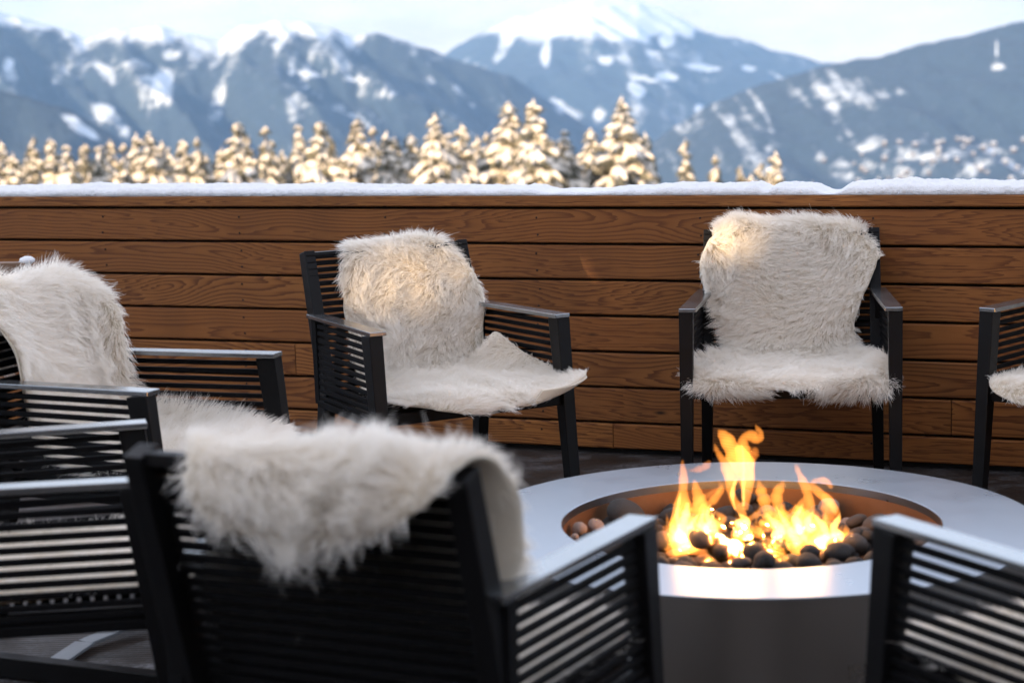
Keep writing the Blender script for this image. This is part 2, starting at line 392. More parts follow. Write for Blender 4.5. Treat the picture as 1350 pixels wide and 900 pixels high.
def snow_right(px, py, vv, v, X, Y, z, n_, k):
    qx, qy = px_w(X, Y, z)
    s = .13 + .20*fbm(X*.004+9, z*.008, 2.3, 4) + .18*smooth(.4, 0, n_)*smooth(1150, 950, qx) - .04
    s += .36*fbm(X*.045 + .5*nz(X*.006, z*.01), z*.012, 7.7, 3)*(.45+.55*smooth(1230, 1100, qx)) + .06*smooth(1200, 1100, qx) + smooth(176, 206, qy + 16*nz(X*.004, 3.1))*smooth(1050, 1150, qx)*(.20+.55*fbm(X*.03, z*.08, 3.3, 3))
    s += (.05*blob(qx, qy, 1110, 108, 26, 34, .0) + .05*blob(qx, qy, 1090, 130, 60, 34, .5))*(1+1.5*nz(X*.012, z*.004)) + .12*blob(qx, qy, 1190, 125, 50, 9, -.15)
    s += .7*blob(qx, qy, 1313, 89, 12, 6, 0) + .6*blob(qx, qy, 1313, 66, 1.6, 20, 0)
    s += .34*blob(qx, qy, 1150, 188, 26, 8, -.4) + .30*blob(qx, qy, 1210, 185, 22, 6, -.4) + .10*blob(qx, qy, 1010, 140, 60, 14, -.4)
    return s
def snow_spur(px, py, vv, v, X, Y, z, n_, k):
    qx, qy = px_w(X, Y, z)
    return .05 + .25*fbm(X*.006, z*.01, 6.3, 4) + .7*blob(qx, qy, 105, 168, 36, 9, .62)
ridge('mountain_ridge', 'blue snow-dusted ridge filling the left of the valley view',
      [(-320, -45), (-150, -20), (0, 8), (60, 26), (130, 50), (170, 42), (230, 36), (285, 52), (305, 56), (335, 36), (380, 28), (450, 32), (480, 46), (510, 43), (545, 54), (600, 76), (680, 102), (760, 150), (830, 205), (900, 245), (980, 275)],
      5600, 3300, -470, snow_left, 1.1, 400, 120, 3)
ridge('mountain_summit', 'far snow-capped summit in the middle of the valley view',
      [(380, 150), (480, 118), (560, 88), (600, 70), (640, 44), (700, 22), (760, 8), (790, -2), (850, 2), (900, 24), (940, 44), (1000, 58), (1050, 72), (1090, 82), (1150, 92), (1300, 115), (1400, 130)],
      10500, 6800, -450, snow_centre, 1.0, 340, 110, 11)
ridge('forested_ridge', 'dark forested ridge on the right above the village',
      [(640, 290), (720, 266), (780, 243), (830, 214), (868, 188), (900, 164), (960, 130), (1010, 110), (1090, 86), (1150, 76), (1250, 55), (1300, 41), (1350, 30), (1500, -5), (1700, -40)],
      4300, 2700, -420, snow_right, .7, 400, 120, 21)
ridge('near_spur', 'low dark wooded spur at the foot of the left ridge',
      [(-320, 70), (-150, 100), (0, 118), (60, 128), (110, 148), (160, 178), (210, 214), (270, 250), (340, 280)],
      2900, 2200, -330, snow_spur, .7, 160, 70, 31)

# village chalets on the right-hand slope
fr = bpy.data.objects['forested_ridge']
rv = np.zeros(len(fr.data.vertices)*3); fr.data.vertices.foreach_get('co', rv); rv = rv.reshape(-1, 3)
def chalet_mesh(w_, l_, h_):
    bm = bmesh.new(); box(bm, (-w_/2, -l_/2, -6), (w_/2, l_/2, h_))
    for f in bm.faces: f.material_index = 0
    a = [bm.verts.new(p) for p in ((-w_*.65, -l_*.6, h_*.95), (w_*.65, -l_*.6, h_*.95), (0, -l_*.6, h_*1.6), (-w_*.65, l_*.6, h_*.95), (w_*.65, l_*.6, h_*.95), (0, l_*.6, h_*1.6))]
    for q in ((0, 2, 5, 3), (2, 1, 4, 5), (0, 1, 2), (3, 5, 4), (0, 3, 4, 1)):
        f = bm.faces.new([a[i] for i in q]); f.material_index = 1
    bmesh.ops.recalc_face_normals(bm, faces=bm.faces)
    me = bpy.data.meshes.new('village_chalet'); bm.to_mesh(me); bm.free()
    me.materials.append(M['hut']); me.materials.append(M['roofsnow']); return me
cms = [chalet_mesh(6, 8, 4.5), chalet_mesh(8, 9, 6), chalet_mesh(5, 6, 3.5)]
cand = []
for q in rv:
    x, y = px_of(*q)
    if 1085 < x < 1365 and 192 - (x-1085)*.04 < y < 243 and q[1] < 4200: cand.append(q)
random.shuffle(cand)
for i, q in enumerate(cand[:56]):
    o = bpy.data.objects.new('village_chalet', cms[i % 3]); COL.objects.link(o)
    o.location = q; o.rotation_euler = (0, 0, random.uniform(-.9, .9))
    tag(o, 'tiny snow-roofed house of the far village under the forested ridge', 'house', 'far village houses')

# ------------------------------------------------------------------ snow-laden spruces
def make_tree(seed, h, rad, sparse=1.):
    rg = random.Random(seed)
    root = empty('spruce_tree')
    bm = bmesh.new()
    for k in range(8):
        pass
    g = bmesh.ops.create_cone(bm, segments=8, radius1=.018*h, radius2=.003*h, depth=h*.98, cap_ends=True)
    bmesh.ops.translate(bm, verts=bm.verts, vec=(0, 0, h*.49))
    from_bm('trunk', bm, M['bark'], root)
    nv_, nf_, sv_, sf_ = [], [], [], []
    def frond(A, Bf, spine, d, wid, thick, j, lump):
        # a drooping, lumpy, flattened bough: rings of six points along the spine
        b = len(A); sd = Vector((-d.y, d.x, 0)); n = len(spine)
        for i, p in enumerate(spine):
            t_ = i/(n-1); k = math.sin(math.pi*min(1, .16+.80*t_))**.8*(1-.35*t_)
            w_ = wid*k*(1+lump*nz(i*1.3+j, j)); h_ = thick*(.55+.6*k)*(1+lump*nz(i*1.7, j+4.)) * (1 if i < n-1 else .3)
            off = sd*(wid*.25*nz(i*.9+j, 3.)) + Vector((0, 0, .5*thick*nz(i*1.1, j+8.)))
            for a in range(6):
                an = 6.2832*a/6; q = 1 + .35*nz(i*1.9+a*2.1, j, a*.7)
                A.append(p + off + sd*(math.cos(an)*w_*q) + Vector((0, 0, math.sin(an)*h_*q - .30*w_*abs(math.cos(an)))))
        for i in range(n-1):
            for a in range(6): Bf.append((b+i*6+a, b+i*6+(a+1) % 6, b+(i+1)*6+(a+1) % 6, b+(i+1)*6+a))
        Bf.append(tuple(b+a for a in range(6))); Bf.append(tuple(b+(n-1)*6+a for a in range(6))[::-1])
    def spray(p, d, sd, r_):
        b = len(nv_); e = sd*rg.uniform(-1, 1)*r_*1.5; o_ = d*rg.uniform(-.2, 1.2)*r_
        tip = p + e + o_ - Vector((0, 0, r_*rg.uniform(.5, 1.3))); w_ = sd*.05 if rg.random() < .5 else d*.05
        base = p + e*.3; nv_.extend([base-w_, base+w_, tip]); nf_.append((b, b+1, b+2))
    z = .28*h; j = seed*10.
    while z < h*.985:
        f = 1 - z/h
        n = int(6 + 8*min(1, 2.2*f)); a0 = rg.uniform(0, 6.3)
        for k in range(n):
            if rg.random() > sparse: continue
            L = min(rad*.225*(h-z), rad*1.3)*(.70+.50*rg.random()) + .07
            a = a0 + 6.283*k/n + rg.uniform(-.35, .35); j += 3.17
            d = Vector((math.cos(a), math.sin(a), 0)); sd = Vector((-d.y, d.x, 0))
            drop = rg.uniform(.15, .60); up = rg.uniform(.0, .22); z0 = z + rg.uniform(-.2, .2); m_ = 6
            sp_ = [Vector((0, 0, z0)) + d*(L*t_) + Vector((0, 0, L*(up*t_ - drop*t_*t_))) for t_ in [i/(m_-1) for i in range(m_)]]
            wid = min(.23, .13*L + .045)*rg.uniform(.75, 1.3)
            frond(nv_, nf_, [p - Vector((0, 0, wid*.42)) + d*.05*L for p in sp_], d, wid*1.22, wid*.42, j, .6)
            for p in sp_[1:]:
                for q in range(3): spray(p, d, sd, wid*1.15)
            if rg.random() < .93:
                lo = 0 if rg.random() < .6 else rg.choice([1, 2])
                frond(sv_, sf_, sp_[lo:], d, wid, wid*.48, j+1.3, .9)
                if L > .5:           # side twigs with their own snow
                    for q in (-1, 1):
                        if rg.random() < .75:
                            c = sp_[rg.choice([2, 3])]; dd = (d + sd*q*.9).normalized(); l2 = L*rg.uniform(.22, .42)
                            s2 = [c + dd*(l2*t_) - Vector((0, 0, l2*.5*t_*t_)) for t_ in (0, .3, .6, .85, 1)]
                            frond(sv_, sf_, s2, dd, wid*.7, wid*.36, j+2.1, .9); frond(nv_, nf_, [p-Vector((0, 0, wid*.35)) for p in s2], dd, wid*.85, wid*.3, j+2.9, .6)
        z += (.10 + .20*min(1, 2*f))*rg.uniform(.8, 1.2)*(h/14)**.3
    top = [Vector((0, 0, h*(.972+.026*t_))) for t_ in (0, .3, .6, .85, 1)]
    frond(sv_, sf_, [p + Vector((.03*nz(i, j), 0, 0)) for i, p in enumerate(top)], Vector((1, 0, 0)), .045, .04, j, .5)
    k = len(nv_)
    o = from_np('crown', nv_+sv_, nf_+[[i+k for i in f] for f in sf_], M['needles'], root, True)
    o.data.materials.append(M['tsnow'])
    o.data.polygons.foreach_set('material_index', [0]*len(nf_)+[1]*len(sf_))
    return root
protos = [make_tree(1, 13, 2.3), make_tree(2, 15, 2.7, .9), make_tree(3, 12, 1.5, .9), make_tree(4, 14, 3.1, .82), make_tree(5, 11, 1.9)]
ph = [13, 15, 12, 14, 11]
# px, top py, distance, prototype, spread
TR = [(-22, 188, 96, 0, 1), (16, 193, 92, 0, 1), (43, 170, 104, 2, 1.1), (66, 192, 112, 1, 1), (88, 183, 96, 3, .8), (108, 181, 118, 0, .9), (127, 198, 84, 2, 1), (143, 174, 108, 1, .8),
      (162, 180, 98, 4, .9), (179, 166, 116, 0, .9), (197, 163, 102, 1, .9), (222, 186, 122, 3, .9), (241, 173, 95, 0, .9), (259, 172, 110, 4, .9), (285, 195, 120, 1, .9), (312, 149, 92, 0, 1),
      (327, 170, 112, 2, 1), (349, 157, 98, 4, 1), (372, 188, 118, 1, .9), (393, 156, 104, 3, .8), (421, 148, 90, 0, 1), (437, 175, 118, 2, 1), (469, 144, 100, 1, 1), (491, 158, 112, 4, 1),
      (509, 164, 94, 0, .9), (541, 178, 108, 2, 1), (572, 139, 92, 1, .9), (590, 168, 114, 3, .8), (608, 154, 98, 0, .95), (641, 166, 108, 4, .9), (672, 123, 94, 1, 1.05), (703, 121, 88, 0, 1.1),
      (725, 180, 112, 2, 1), (742, 163, 90, 3, .85), (820, 117, 90, 1, 1.0), (850, 165, 96, 0, .9), (800, 205, 100, 4, .9), (903, 174, 88, 2, .85), (943, 196, 92, 4, .8), (976, 210, 108, 2, .9),
      (1003, 204, 98, 2, 1), (1022, 190, 90, 0, .75), (1071, 231, 96, 2, .9)]
rt = random.Random(12)
for k in range(26):
    px = -30 + 590*k/25 + rt.uniform(-9, 9); TR.append((px, rt.uniform(196, 212) - .02*px, rt.uniform(112, 132), rt.choice([0, 1, 3, 4]), 1.15))
for px, py in ((655, 190), (690, 185), (762, 205), (632, 196), (838, 205), (990, 222)): TR.append((px, py, 108, rt.choice([0, 1, 4]), 1.1))
for k in range(22):
    px = -10 + 790*k/21 + rt.uniform(-12, 12); TR.append((px, rt.uniform(172, 200) - .03*px, rt.uniform(98, 116), rt.choice([0, 1, 3, 4]), rt.uniform(.85, 1.1)))
kinds = ['broad', 'tall full', 'slim', 'wide loose', 'short']
used = [False]*5; order = sorted(range(len(TR)), key=lambda i: TR[i][0])
TL = {}
for n_, i in enumerate(order):
    px, py, y, k, s = TR[i]
    p = at_depth(px, py, y)
    o = protos[k] if not used[k] else copy_tree(protos[k]); used[k] = True
    gz = ground_z(p.x, y) - .4
    scz = 1.0
    o.location = (p.x, y, p.z - ph[k]*1.01); o.rotation_euler = (0, 0, random.uniform(0, 6.28)); o.scale = (s, s, scz)
    if p.z - ph[k] > gz:       # lengthen so that it stands on the slope
        q = (p.z-gz)/(ph[k]*1.01); o.scale = (s*min(q, 1.35), s*min(q, 1.35), q); o.location.z = gz
    TL[i] = o
desc = {30: 'tall snow-laden spruce, left of the highest pair behind the middle of the fence', 31: 'tall snow-laden spruce, right of the highest pair behind the middle of the fence',
        34: 'highest snow-laden spruce standing alone right of the highest pair', 35: 'shorter spruce tucked against the right side of the highest lone spruce',
        33: 'wide snow-laden spruce between the highest pair and the highest lone spruce', 37: 'slim pointed spruce just right of the gap beside the highest lone spruce',
        38: 'small spruce between the slim pointed one and the forked right-hand group', 41: 'last tall spruce at the right end of the row of trees', 42: 'lone spruce tip barely above the fence snow right of the tree row',
        15: 'slim tall spruce towering over the left half of the tree row', 26: 'tall pointed spruce left of the gap before the highest pair', 28: 'pointed spruce just left of the highest pair',
        2: 'spruce with a thin pointed tip near the left end of the tree row', 1: 'small sunlit spruce at the left end of the tree row', 22: 'full spruce in the middle of the left half, snow thick to the top'}
for i, o in TL.items():
    lab = desc.get(i)
    if lab is None:
        lab = 'snow-laden spruce packed among others left of the middle of the fence' if TR[i][0] < 660 else 'low snow-laden spruce filling a gap in the right half of the tree row'
    tag(o, lab, 'tree', 'snow-laden spruces behind the fence')
# unseen spruces added to the left, throwing shade over the left-hand trees
for k, (x, y) in enumerate([(-27, 69), (-31, 66), (-33.5, 70), (-37, 67), (-40, 69), (-42.5, 66), (-46, 70), (-49, 67), (-38, 60), (-52, 72)]):
    o = copy_tree(protos[k % 5]); o.location = (x, y, ground_z(x, y)-.3); o.rotation_euler = (0, 0, k*1.3); q = 1.42; o.scale = (q, q, q*1.1)
    tag(o, 'unseen spruce added left of the view to shade the left-hand trees', 'tree', 'unseen spruces added for shade')

# ------------------------------------------------------------------ fence
def fpt(s, z, off=0.): # s metres along the fence from its x=0 point
    p = Vector((0, FY0, 0)) + FDIR*s + FN*off; return Vector((p.x, p.y, z))
PITCHZ = .132; ZTOP = H - .512
fence = empty('wooden_fence', fpt(0, 0))
tag(fence, 'brown horizontal larch board fence around the deck', 'fence')
S0, S1 = -7.0, 6.6
def board_mesh(pieces, name):
    """pieces: (s0, s1, z0, z1, id, thickness)"""
    bm = bmesh.new(); uvl = bm.loops.layers.uv.new('UVMap')
    for s0, s1, z0, z1, bid, th in pieces:
        n = 40; b = .004
        prof = [(-th, z0+b), (-th, z1-b), (-th+b, z1), (0, z1), (0, z0), (-th+b, z0)]
        rows = []
        for k in range(n+1):
            s = s0 + (s1-s0)*k/n
            wob = .0022*nz(s*.9, bid*3.3); row = []
            for o_, z in prof:
                row.append(bm.verts.new(fpt(s, z + .0016*nz(s*1.3, bid*5.1+z) , o_ + wob)))
            rows.append((s, row))
        for k in range(n):
            (sa, ra), (sb, rb) = rows[k], rows[k+1]
            for q in range(len(prof)):
                q2 = (q+1) % len(prof)
                f = bm.faces.new((ra[q], rb[q], rb[q2], ra[q2])); f.smooth = False
                for lp, s, qq in zip(f.loops, (sa, sb, sb, sa), (q, q, q2, q2)):
                    v = (prof[qq][1]-z0)/(z1-z0); lp[uvl].uv = (s, bid + .03 + .94*min(1, max(0, v)))
        for s, r_ in (rows[0], rows[-1]):
            f = bm.faces.new(r_)
            for lp in f.loops: lp[uvl].uv = (s, bid+.5)
    return bm
pcs = []
joints = {0: [2.05], 1: [-2.9], 2: [], 3: [-3.3], 4: [2.9], 5: [-.9], 6: [1.63], 7: [.4], 8: []}
gap = .0095
bid = 1
for k in range(0, 8):
    z1 = ZTOP - k*PITCHZ - (gap if k else 0) ; z0 = ZTOP - (k+1)*PITCHZ + (gap*.5)
    z1 = ZTOP - k*PITCHZ - gap*.5
    z0 = max(z0, .02)
    if z1 - z0 < .02: continue
    cuts = [S0] + joints[k+1] + [S1]
    for a, b in zip(cuts[:-1], cuts[1:]):
        pcs.append((a+.0015, b-.0015, z0, z1, bid, .026)); bid += 1
ob = from_bm('plank_panel', board_mesh(pcs, 'p'), M['wood']); 
zc = ZTOP + .006
pcs = [(S0, 2.05, zc, zc+.040, 41, .034), (2.053, S1, zc, zc+.040, 43, .034)]
oc = from_bm('top_rail', board_mesh(pcs, 'c'), M['wood'])
bm = bmesh.new()
a = [fpt(S0, .0, .004), fpt(S1, .0, .004), fpt(S1, ZTOP+.0075, .004), fpt(S0, ZTOP+.0075, .004)]
b_ = [p + FN*.02 for p in a]
va = [bm.verts.new(p) for p in a]; vb = [bm.verts.new(p) for p in b_]
bm.faces.new(va); bm.faces.new(vb[::-1])
for i in range(4): bm.faces.new((va[i], vb[i], vb[(i+1) % 4], va[(i+1) % 4]))
obk = from_bm('backing', bm, M['black'])  # black sheet added behind the boards so their gaps read dark
bm = bmesh.new()
a = [fpt(S0, zc+.002, .002), fpt(S1, zc+.002, .002), fpt(S1, zc+.002, .20), fpt(S0, zc+.002, .20)]
va = [bm.verts.new(p) for p in a]; vb = [bm.verts.new(p+Vector((0, 0, .036))) for p in a]
bm.faces.new(va[::-1]); bm.faces.new(vb)
for i in range(4): bm.faces.new((va[i], va[(i+1) % 4], vb[(i+1) % 4], vb[i]))
ocp = from_bm('cap_board', bm, M['rail'])
# nails: small dark heads in pairs where posts stand
bm = bmesh.new()
for s in np.arange(S0+.3, S1, .62):
    for k in range(0, 7):
        for dz in (.035, .098):
            z = ZTOP - k*PITCHZ - dz
            if z < .03: continue
            c = fpt(s + .012*nz(s, z*9), z, -.0265)
            g = bmesh.ops.create_uvsphere(bm, u_segments=6, v_segments=4, radius=.0042)
            bmesh.ops.translate(bm, verts=g['verts'], vec=c)
onl = from_bm('nail_heads', bm, M['black'])
bm = bmesh.new()
for s in np.arange(S0+.3, S1, 1.24):
    p = fpt(s, 0, .07); box(bm, (p.x-.035, p.y-.035, 0.0), (p.x+.035, p.y+.035, ZTOP))
opo = from_bm('posts', bm, M['rail'])
for o in (ob, oc, obk, ocp, onl, opo):
    o.parent = fence; o.matrix_parent_inverse = Matrix.Translation(-fpt(0, 0))
opo.name = 'post_row'
# snow lying on the fence
V = []; Fc = []; ns = 1800; nt = 18
zs = zc + .040
for i in range(ns):
    s = S0 + (S1-S0)*i/(ns-1)
    px = px_of(*fpt(s, zs))[0]
    th = .034 + .008*nz(s*1.1, 2.2) + .006*nz(s*6, 4.4) + .003*nz(s*25, 1.4)
    th *= 1 - .55*smooth(26, 0, abs(px-725)) - .45*smooth(55, 10, abs(px-775)) - .75*smooth(28, 4, abs(px-1095)) - .4*smooth(16, 0, abs(px-1010))
    if px > 1120: th += .007*smooth(1110, 1180, px)
    if px < 500: th += .010*smooth(520, 120, px)
    for j in range(nt):
        f = j/(nt-1)
        ang = math.pi*f
        o_ = -.018 + .212*f + (-.010*math.sin(ang) if f < .5 else 0)
        prof = min(1, math.sin(ang)**.35 if 0 < f < 1 else 0)
        front = .006*nz(s*14, 9.1)*(1-f)
        bump = 1 + .16*nz(s*9, f*4, 3.) + .16*nz(s*34, f*9, 5.) + .10*nz(s*80, f*20, 6.)
        V.append(tuple(fpt(s, zs + .001 + th*prof*bump, o_ + front - (.014 if f < .15 else 0))))
for i in range(ns-1):
    for j in range(nt-1): Fc.append((i*nt+j, (i+1)*nt+j, (i+1)*nt+j+1, i*nt+j+1))
    Fc.append((i*nt+nt-1, (i+1)*nt+nt-1, (i+1)*nt, i*nt))
tag(from_np('snow_layer', V, Fc, M['snow']), 'uneven layer of settled snow along the top of the fence', 'snow')

# snow-tipped timber rail end at the left edge
p0 = at_depth(-60, 352, 6.9); p1 = at_depth(36, 351, 6.9)
rr = empty('timber_rail', (p1.x, p1.y, 0)); tag(rr, 'short wooden rail end with a snow lump on its tip, left edge before the fence', 'rail')
bm = bmesh.new(); bar(bm, p0-Vector((.3, 0, 0)), p1, .06, .032)
o = from_bm('rail', bm, M['rail'], None); o.parent = rr; o.matrix_parent_inverse = Matrix.Translation((-p1.x, -p1.y, 0))
bm = bmesh.new(); q = p0-Vector((.18, 0, 0)); bar(bm, (q.x, q.y, 0), (q.x, q.y, p0.z-.017), .06, .06)
o = from_bm('post', bm, M['rail'], None); o.parent = rr; o.matrix_parent_inverse = Matrix.Translation((-p1.x, -p1.y, 0))
bm = bmesh.new(); bmesh.ops.create_icosphere(bm, subdivisions=3, radius=1)
for v in bm.verts:
    k = 1+.18*noise.noise(v.co*2); v.co = Vector((v.co.x*.028, v.co.y*.03, v.co.z*.017))*k
bmesh.ops.translate(bm, verts=bm.verts, vec=p1+Vector((0, 0, .02)))
o = from_bm('snow_lump', bm, M['snow'], None, True); o.parent = rr; o.matrix_parent_inverse = Matrix.Translation((-p1.x, -p1.y, 0))

# ------------------------------------------------------------------ lounge chairs
HA = .65; WF = .35; WB = .305; HB = .845; LA = .50
def lerp(a, b, t_): return Vector(a)*(1-t_) + Vector(b)*t_
def make_chair():
    root = empty('lounge_chair')
    def P(name, bm, mat='frame'): return from_bm(name, bm, M[mat], root)
    XF = WF-.0225; XB = WB-.02
    for s in (-1, 1):
        bm = bmesh.new(); bar(bm, (s*XF, -.03, HA-.0135), (s*XF, .045, 0), .045, .060, .036, .036, up=(0, 1, 0)); P('front_leg', bm)
        bm = bmesh.new(); bar(bm, (s*XB, -.475, .40), (s*(XB+.01), -.535, 0), .042, .055, .034, .036, up=(0, 1, 0)); P('rear_leg', bm)
        bm = bmesh.new()
        bar(bm, (s*(WF-.0275), .004, HA-.0065), (s*(WB-.0275+.012), -.545, HA-.0065), .055, .013, bev=.002); P('armrest', bm, 'armtop')
        bm = bmesh.new()
        bar(bm, (s*XB, -.470, .385), (s*(XB-.004), -.603, HB), .040, .062, .036, .050, up=(0, 1, 0)); P('back_post', bm)
        # woven side straps
        bm = bmesh.new(); n = 11
        for k in range(n):
            z = HA-.034 - k*.0232
            f = (HA-z)/HA
            yf = -.03 + .075*f - .02; yb = -.52
            bar(bm, (s*(XF+.002), yf, z), (s*(XB+.014), yb, z), .011, .0138, bev=.003)
        zb = HA-.034-n*.0232
        bar(bm, (s*XF, -.012, zb+.002), (s*(XB+.008), -.505, zb+.002), .030, .022)
        bar(bm, (s*(XB+.012), -.505, HA-.014), (s*(XB+.008), -.505, .36), .030, .035, up=(0, 1, 0))
        P('side_straps', bm, 'rope')
    bm = bmesh.new(); n = 21
    for k in range(n):
        t_ = .03 + .94*k/(n-1); p = lerp((0, -.470, .385), (0, -.603, HB), t_)
        bar(bm, (-XB-.012, p.y+.018, p.z), (XB+.012, p.y+.018, p.z), .016, .0150, bev=.003)
    P('back_straps', bm, 'rope')
    bm = bmesh.new(); bar(bm, (-XB+.018, -.600, HB-.012), (XB-.018, -.600, HB-.012), .03, .022); P('top_bar', bm)
    bm = bmesh.new()
    bar(bm, (-XF+.022, -.005, .378), (XF-.022, -.005, .378), .03, .036)
    bar(bm, (-XB, -.47, .372), (XB, -.47, .372), .03, .036)
    for s in (-1, 1): bar(bm, (s*(XF-.01), -.02, .374), (s*XB, -.46, .374), .026, .036)
    P('seat_frame', bm)
    bm = bmesh.new()
    for k in range(17): y = -.45 + .026*k; bar(bm, (-XB-.01, y, .398), (XB+.01, y, .398), .018, .008, bev=.002)
    P('seat_straps', bm, 'rope')
    return root
proto = make_chair()
CH = {  # name: x, y, facing angle
 'three': (.878, 6.008, -1.726), 'two': (-.121, 5.86, -1.059), 'one': (-.781, 5.035, -.384), 'zero': (-.776, 3.987, .20), 'A': (-.075, 3.38, 1.13), 'B': (.921, 3.322, 1.997)}
q = at_z(1291, 405, HA); th4 = -2.25
CH['four'] = (q.x + .35*-math.sin(th4)*1.0, q.y - .35*-math.cos(th4), th4)
# corner = c + .35*(fy,-fx)  ->  c = corner - .35*(fy,-fx)
fx4, fy4 = math.cos(th4), math.sin(th4); CH['four'] = (q.x-.35*fy4, q.y+.35*fx4, th4)
CL = {'three': 'black strap lounge chair facing the camera behind the flames', 'two': 'black strap lounge chair angled by the fence, a sun fleck on its fleece', 'one': 'black strap lounge chair at the left, its tall white fleece cut by the photo edge',
      'zero': 'black strap lounge chair at the lower left, seen from its side without much fleece', 'A': 'black strap lounge chair seen from behind with fleece over its back', 'B': 'black strap lounge chair at the lower right showing only an arm',
      'four': 'black strap lounge chair cut by the right edge beside the fence'}
CO = {}
for i, (k, (x, y, th)) in enumerate(CH.items()):
    o = proto if i == 0 else copy_tree(proto)
    o.location = (x, y, 0); o.rotation_euler = (0, 0, th-math.pi/2)
    tag(o, CL[k], 'chair', 'lounge chairs around the fire pit'); CO[k] = o

# ------------------------------------------------------------------ sheepskins
BASE = [(-.672, .640), (-.682, .72), (-.672, .81), (-.630, .868), (-.572, .850), (-.535, .76), (-.502, .65), (-.470, .53), (-.430, .455), (-.36, .422), (-.24, .418), (-.10, .424), (.0, .428), (.065, .415), (.095, .385)]
def sheepskin(key, label, wl, wr, curl_l, curl_r, nstr=52000, prof=BASE, seed=1, xoff=0., lenf=1., bumpf=None, wob=1., shoulder=.06):
    """wl/wr: half widths to the chair's +x / -x along the profile, curl: how far the rim lifts off"""
    nv_, nu_ = 90, 49
    C = catmull(prof, nv_)
    T = np.gradient(C, axis=0); T /= np.linalg.norm(T, axis=1)[:, None]
    N = np.stack([T[:, 1], -T[:, 0]], 1)                  # towards the sitter / up; starts behind the back facing backwards
    N = -N
    # orient: on the seat the normal must point up
    if N[-20, 1] < 0: N = -N
    tv = np.linspace(0, 1, nv_)
    ipt = lambda a: np.interp(tv, np.linspace(0, 1, len(a)), a)
    sm = lambda a: np.convolve(np.pad(a, 4, mode='edge'), np.ones(9)/9, 'valid')
    WL, WR, KL, KR = (sm(ipt(a)) for a in (wl, wr, curl_l, curl_r))
    rg = np.random.default_rng(seed)
    eL = np.array([1 + .07*wob*nz(v*9, seed*2.1) + .05*wob*nz(v*23, seed*3.3) for v in tv]); eR = np.array([1 + .07*wob*nz(v*9, seed*5.1) + .05*wob*nz(v*23, seed*7.3) for v in tv])
    u = np.linspace(-1, 1, nu_)
    G = np.zeros((nv_, nu_, 3))
    for i in range(nv_):
        # round the two ends of the hide
        endf = min(1., math.sqrt(max(0.0, 1-(1-min(1, tv[i]/.10))**2)) if tv[i] < .10 else 1., math.sqrt(max(0, 1-(1-min(1, (1-tv[i])/.09))**2)) if tv[i] > .91 else 1.)
        endf = .45+.55*endf
        for j in range(nu_):
            a = u[j]; w_ = (WL[i]*eL[i] if a > 0 else WR[i]*eR[i])*endf; kk = KL[i] if a > 0 else KR[i]
            x = a*w_; lift = kk*max(0, abs(a)-.45)**2/.3025
            x *= 1 - .10*min(1.5, abs(lift)/.08)*abs(a)
            wr_ = .008*wob*nz(x*8, tv[i]*8, seed) + .020*wob*nz(x*3.2, tv[i]*4.5, seed+9.)
            if bumpf: lift += bumpf(a, tv[i])
            sh = shoulder*max(0, (abs(a)*w_-.15)/.12)**2*math.exp(-((tv[i]-.27)/.075)**2)
            G[i, j] = (x + xoff, C[i, 0] + N[i, 0]*(lift+wr_), C[i, 1] + N[i, 1]*(lift+wr_) - min(sh, .07))
    # normals
    du = np.gradient(G, axis=1); dv = np.gradient(G, axis=0)
    NN = np.cross(du, dv); NN /= np.linalg.norm(NN, axis=2)[:, :, None] + 1e-9
    if NN[-20, nu_//2, 2] < 0: NN = -NN
    th = .005
    V = np.concatenate([G.reshape(-1, 3), (G - NN*th).reshape(-1, 3)]); n0 = nv_*nu_; Fc = []
    for i in range(nv_-1):
        for j in range(nu_-1):
            a = i*nu_+j; q = (a, a+1, a+nu_+1, a+nu_); Fc.append(q); Fc.append(tuple(n0+k for k in q[::-1]))
    rim = [j for j in range(nu_)] + [i*nu_+nu_-1 for i in range(1, nv_)] + [(nv_-1)*nu_+j for j in range(nu_-2, -1, -1)] + [i*nu_ for i in range(nv_-2, 0, -1)]
    for a, b in zip(rim, rim[1:]+rim[:1]): Fc.append((a, b, b+n0, a+n0))
    x, y, thc = CH[key]
    sk = from_np('sheepskin', V, Fc, M['leather'], None, True, True)
    sk.location = (x, y, 0); sk.rotation_euler = (0, 0, thc-math.pi/2)
    tag(sk, label, 'sheepskin', 'white sheepskins on the chairs')
    # ---- wool
    area = np.linalg.norm(np.cross(du, dv), axis=2)
    pr = area[:-1, :-1].reshape(-1); pr = pr/pr.sum()
    def sample(n):
        c = rg.choice(len(pr), n, p=pr); i = c//(nu_-1); j = c % (nu_-1)
        a = rg.random(n)[:, None]; b = rg.random(n)[:, None]
        f = lambda A: A[i, j]*(1-a)*(1-b) + A[i+1, j]*a*(1-b) + A[i, j+1]*(1-a)*b + A[i+1, j+1]*a*b
        uu = u[j] + b[:, 0]*(2/(nu_-1)); vv = (i + a[:, 0])/(nv_-1)
        nn = f(NN); nn /= np.linalg.norm(nn, axis=1)[:, None]
        tt = f(dv); tt /= np.linalg.norm(tt, axis=1)[:, None]+1e-9
        ss = f(du); ss /= np.linalg.norm(ss, axis=1)[:, None]+1e-9
        return f(G), nn, tt, ss, uu, vv
    def lowf(p, k, s_):     # smooth pseudo-noise from summed sines
        r_ = np.random.default_rng(s_); out = 0
        for q_ in range(5):
            d = r_.normal(size=3); d /= np.linalg.norm(d); out = out + np.sin(p@d*k*(.6+.35*q_) + r_.uniform(0, 6.28))
        return out/3.
    K = 7
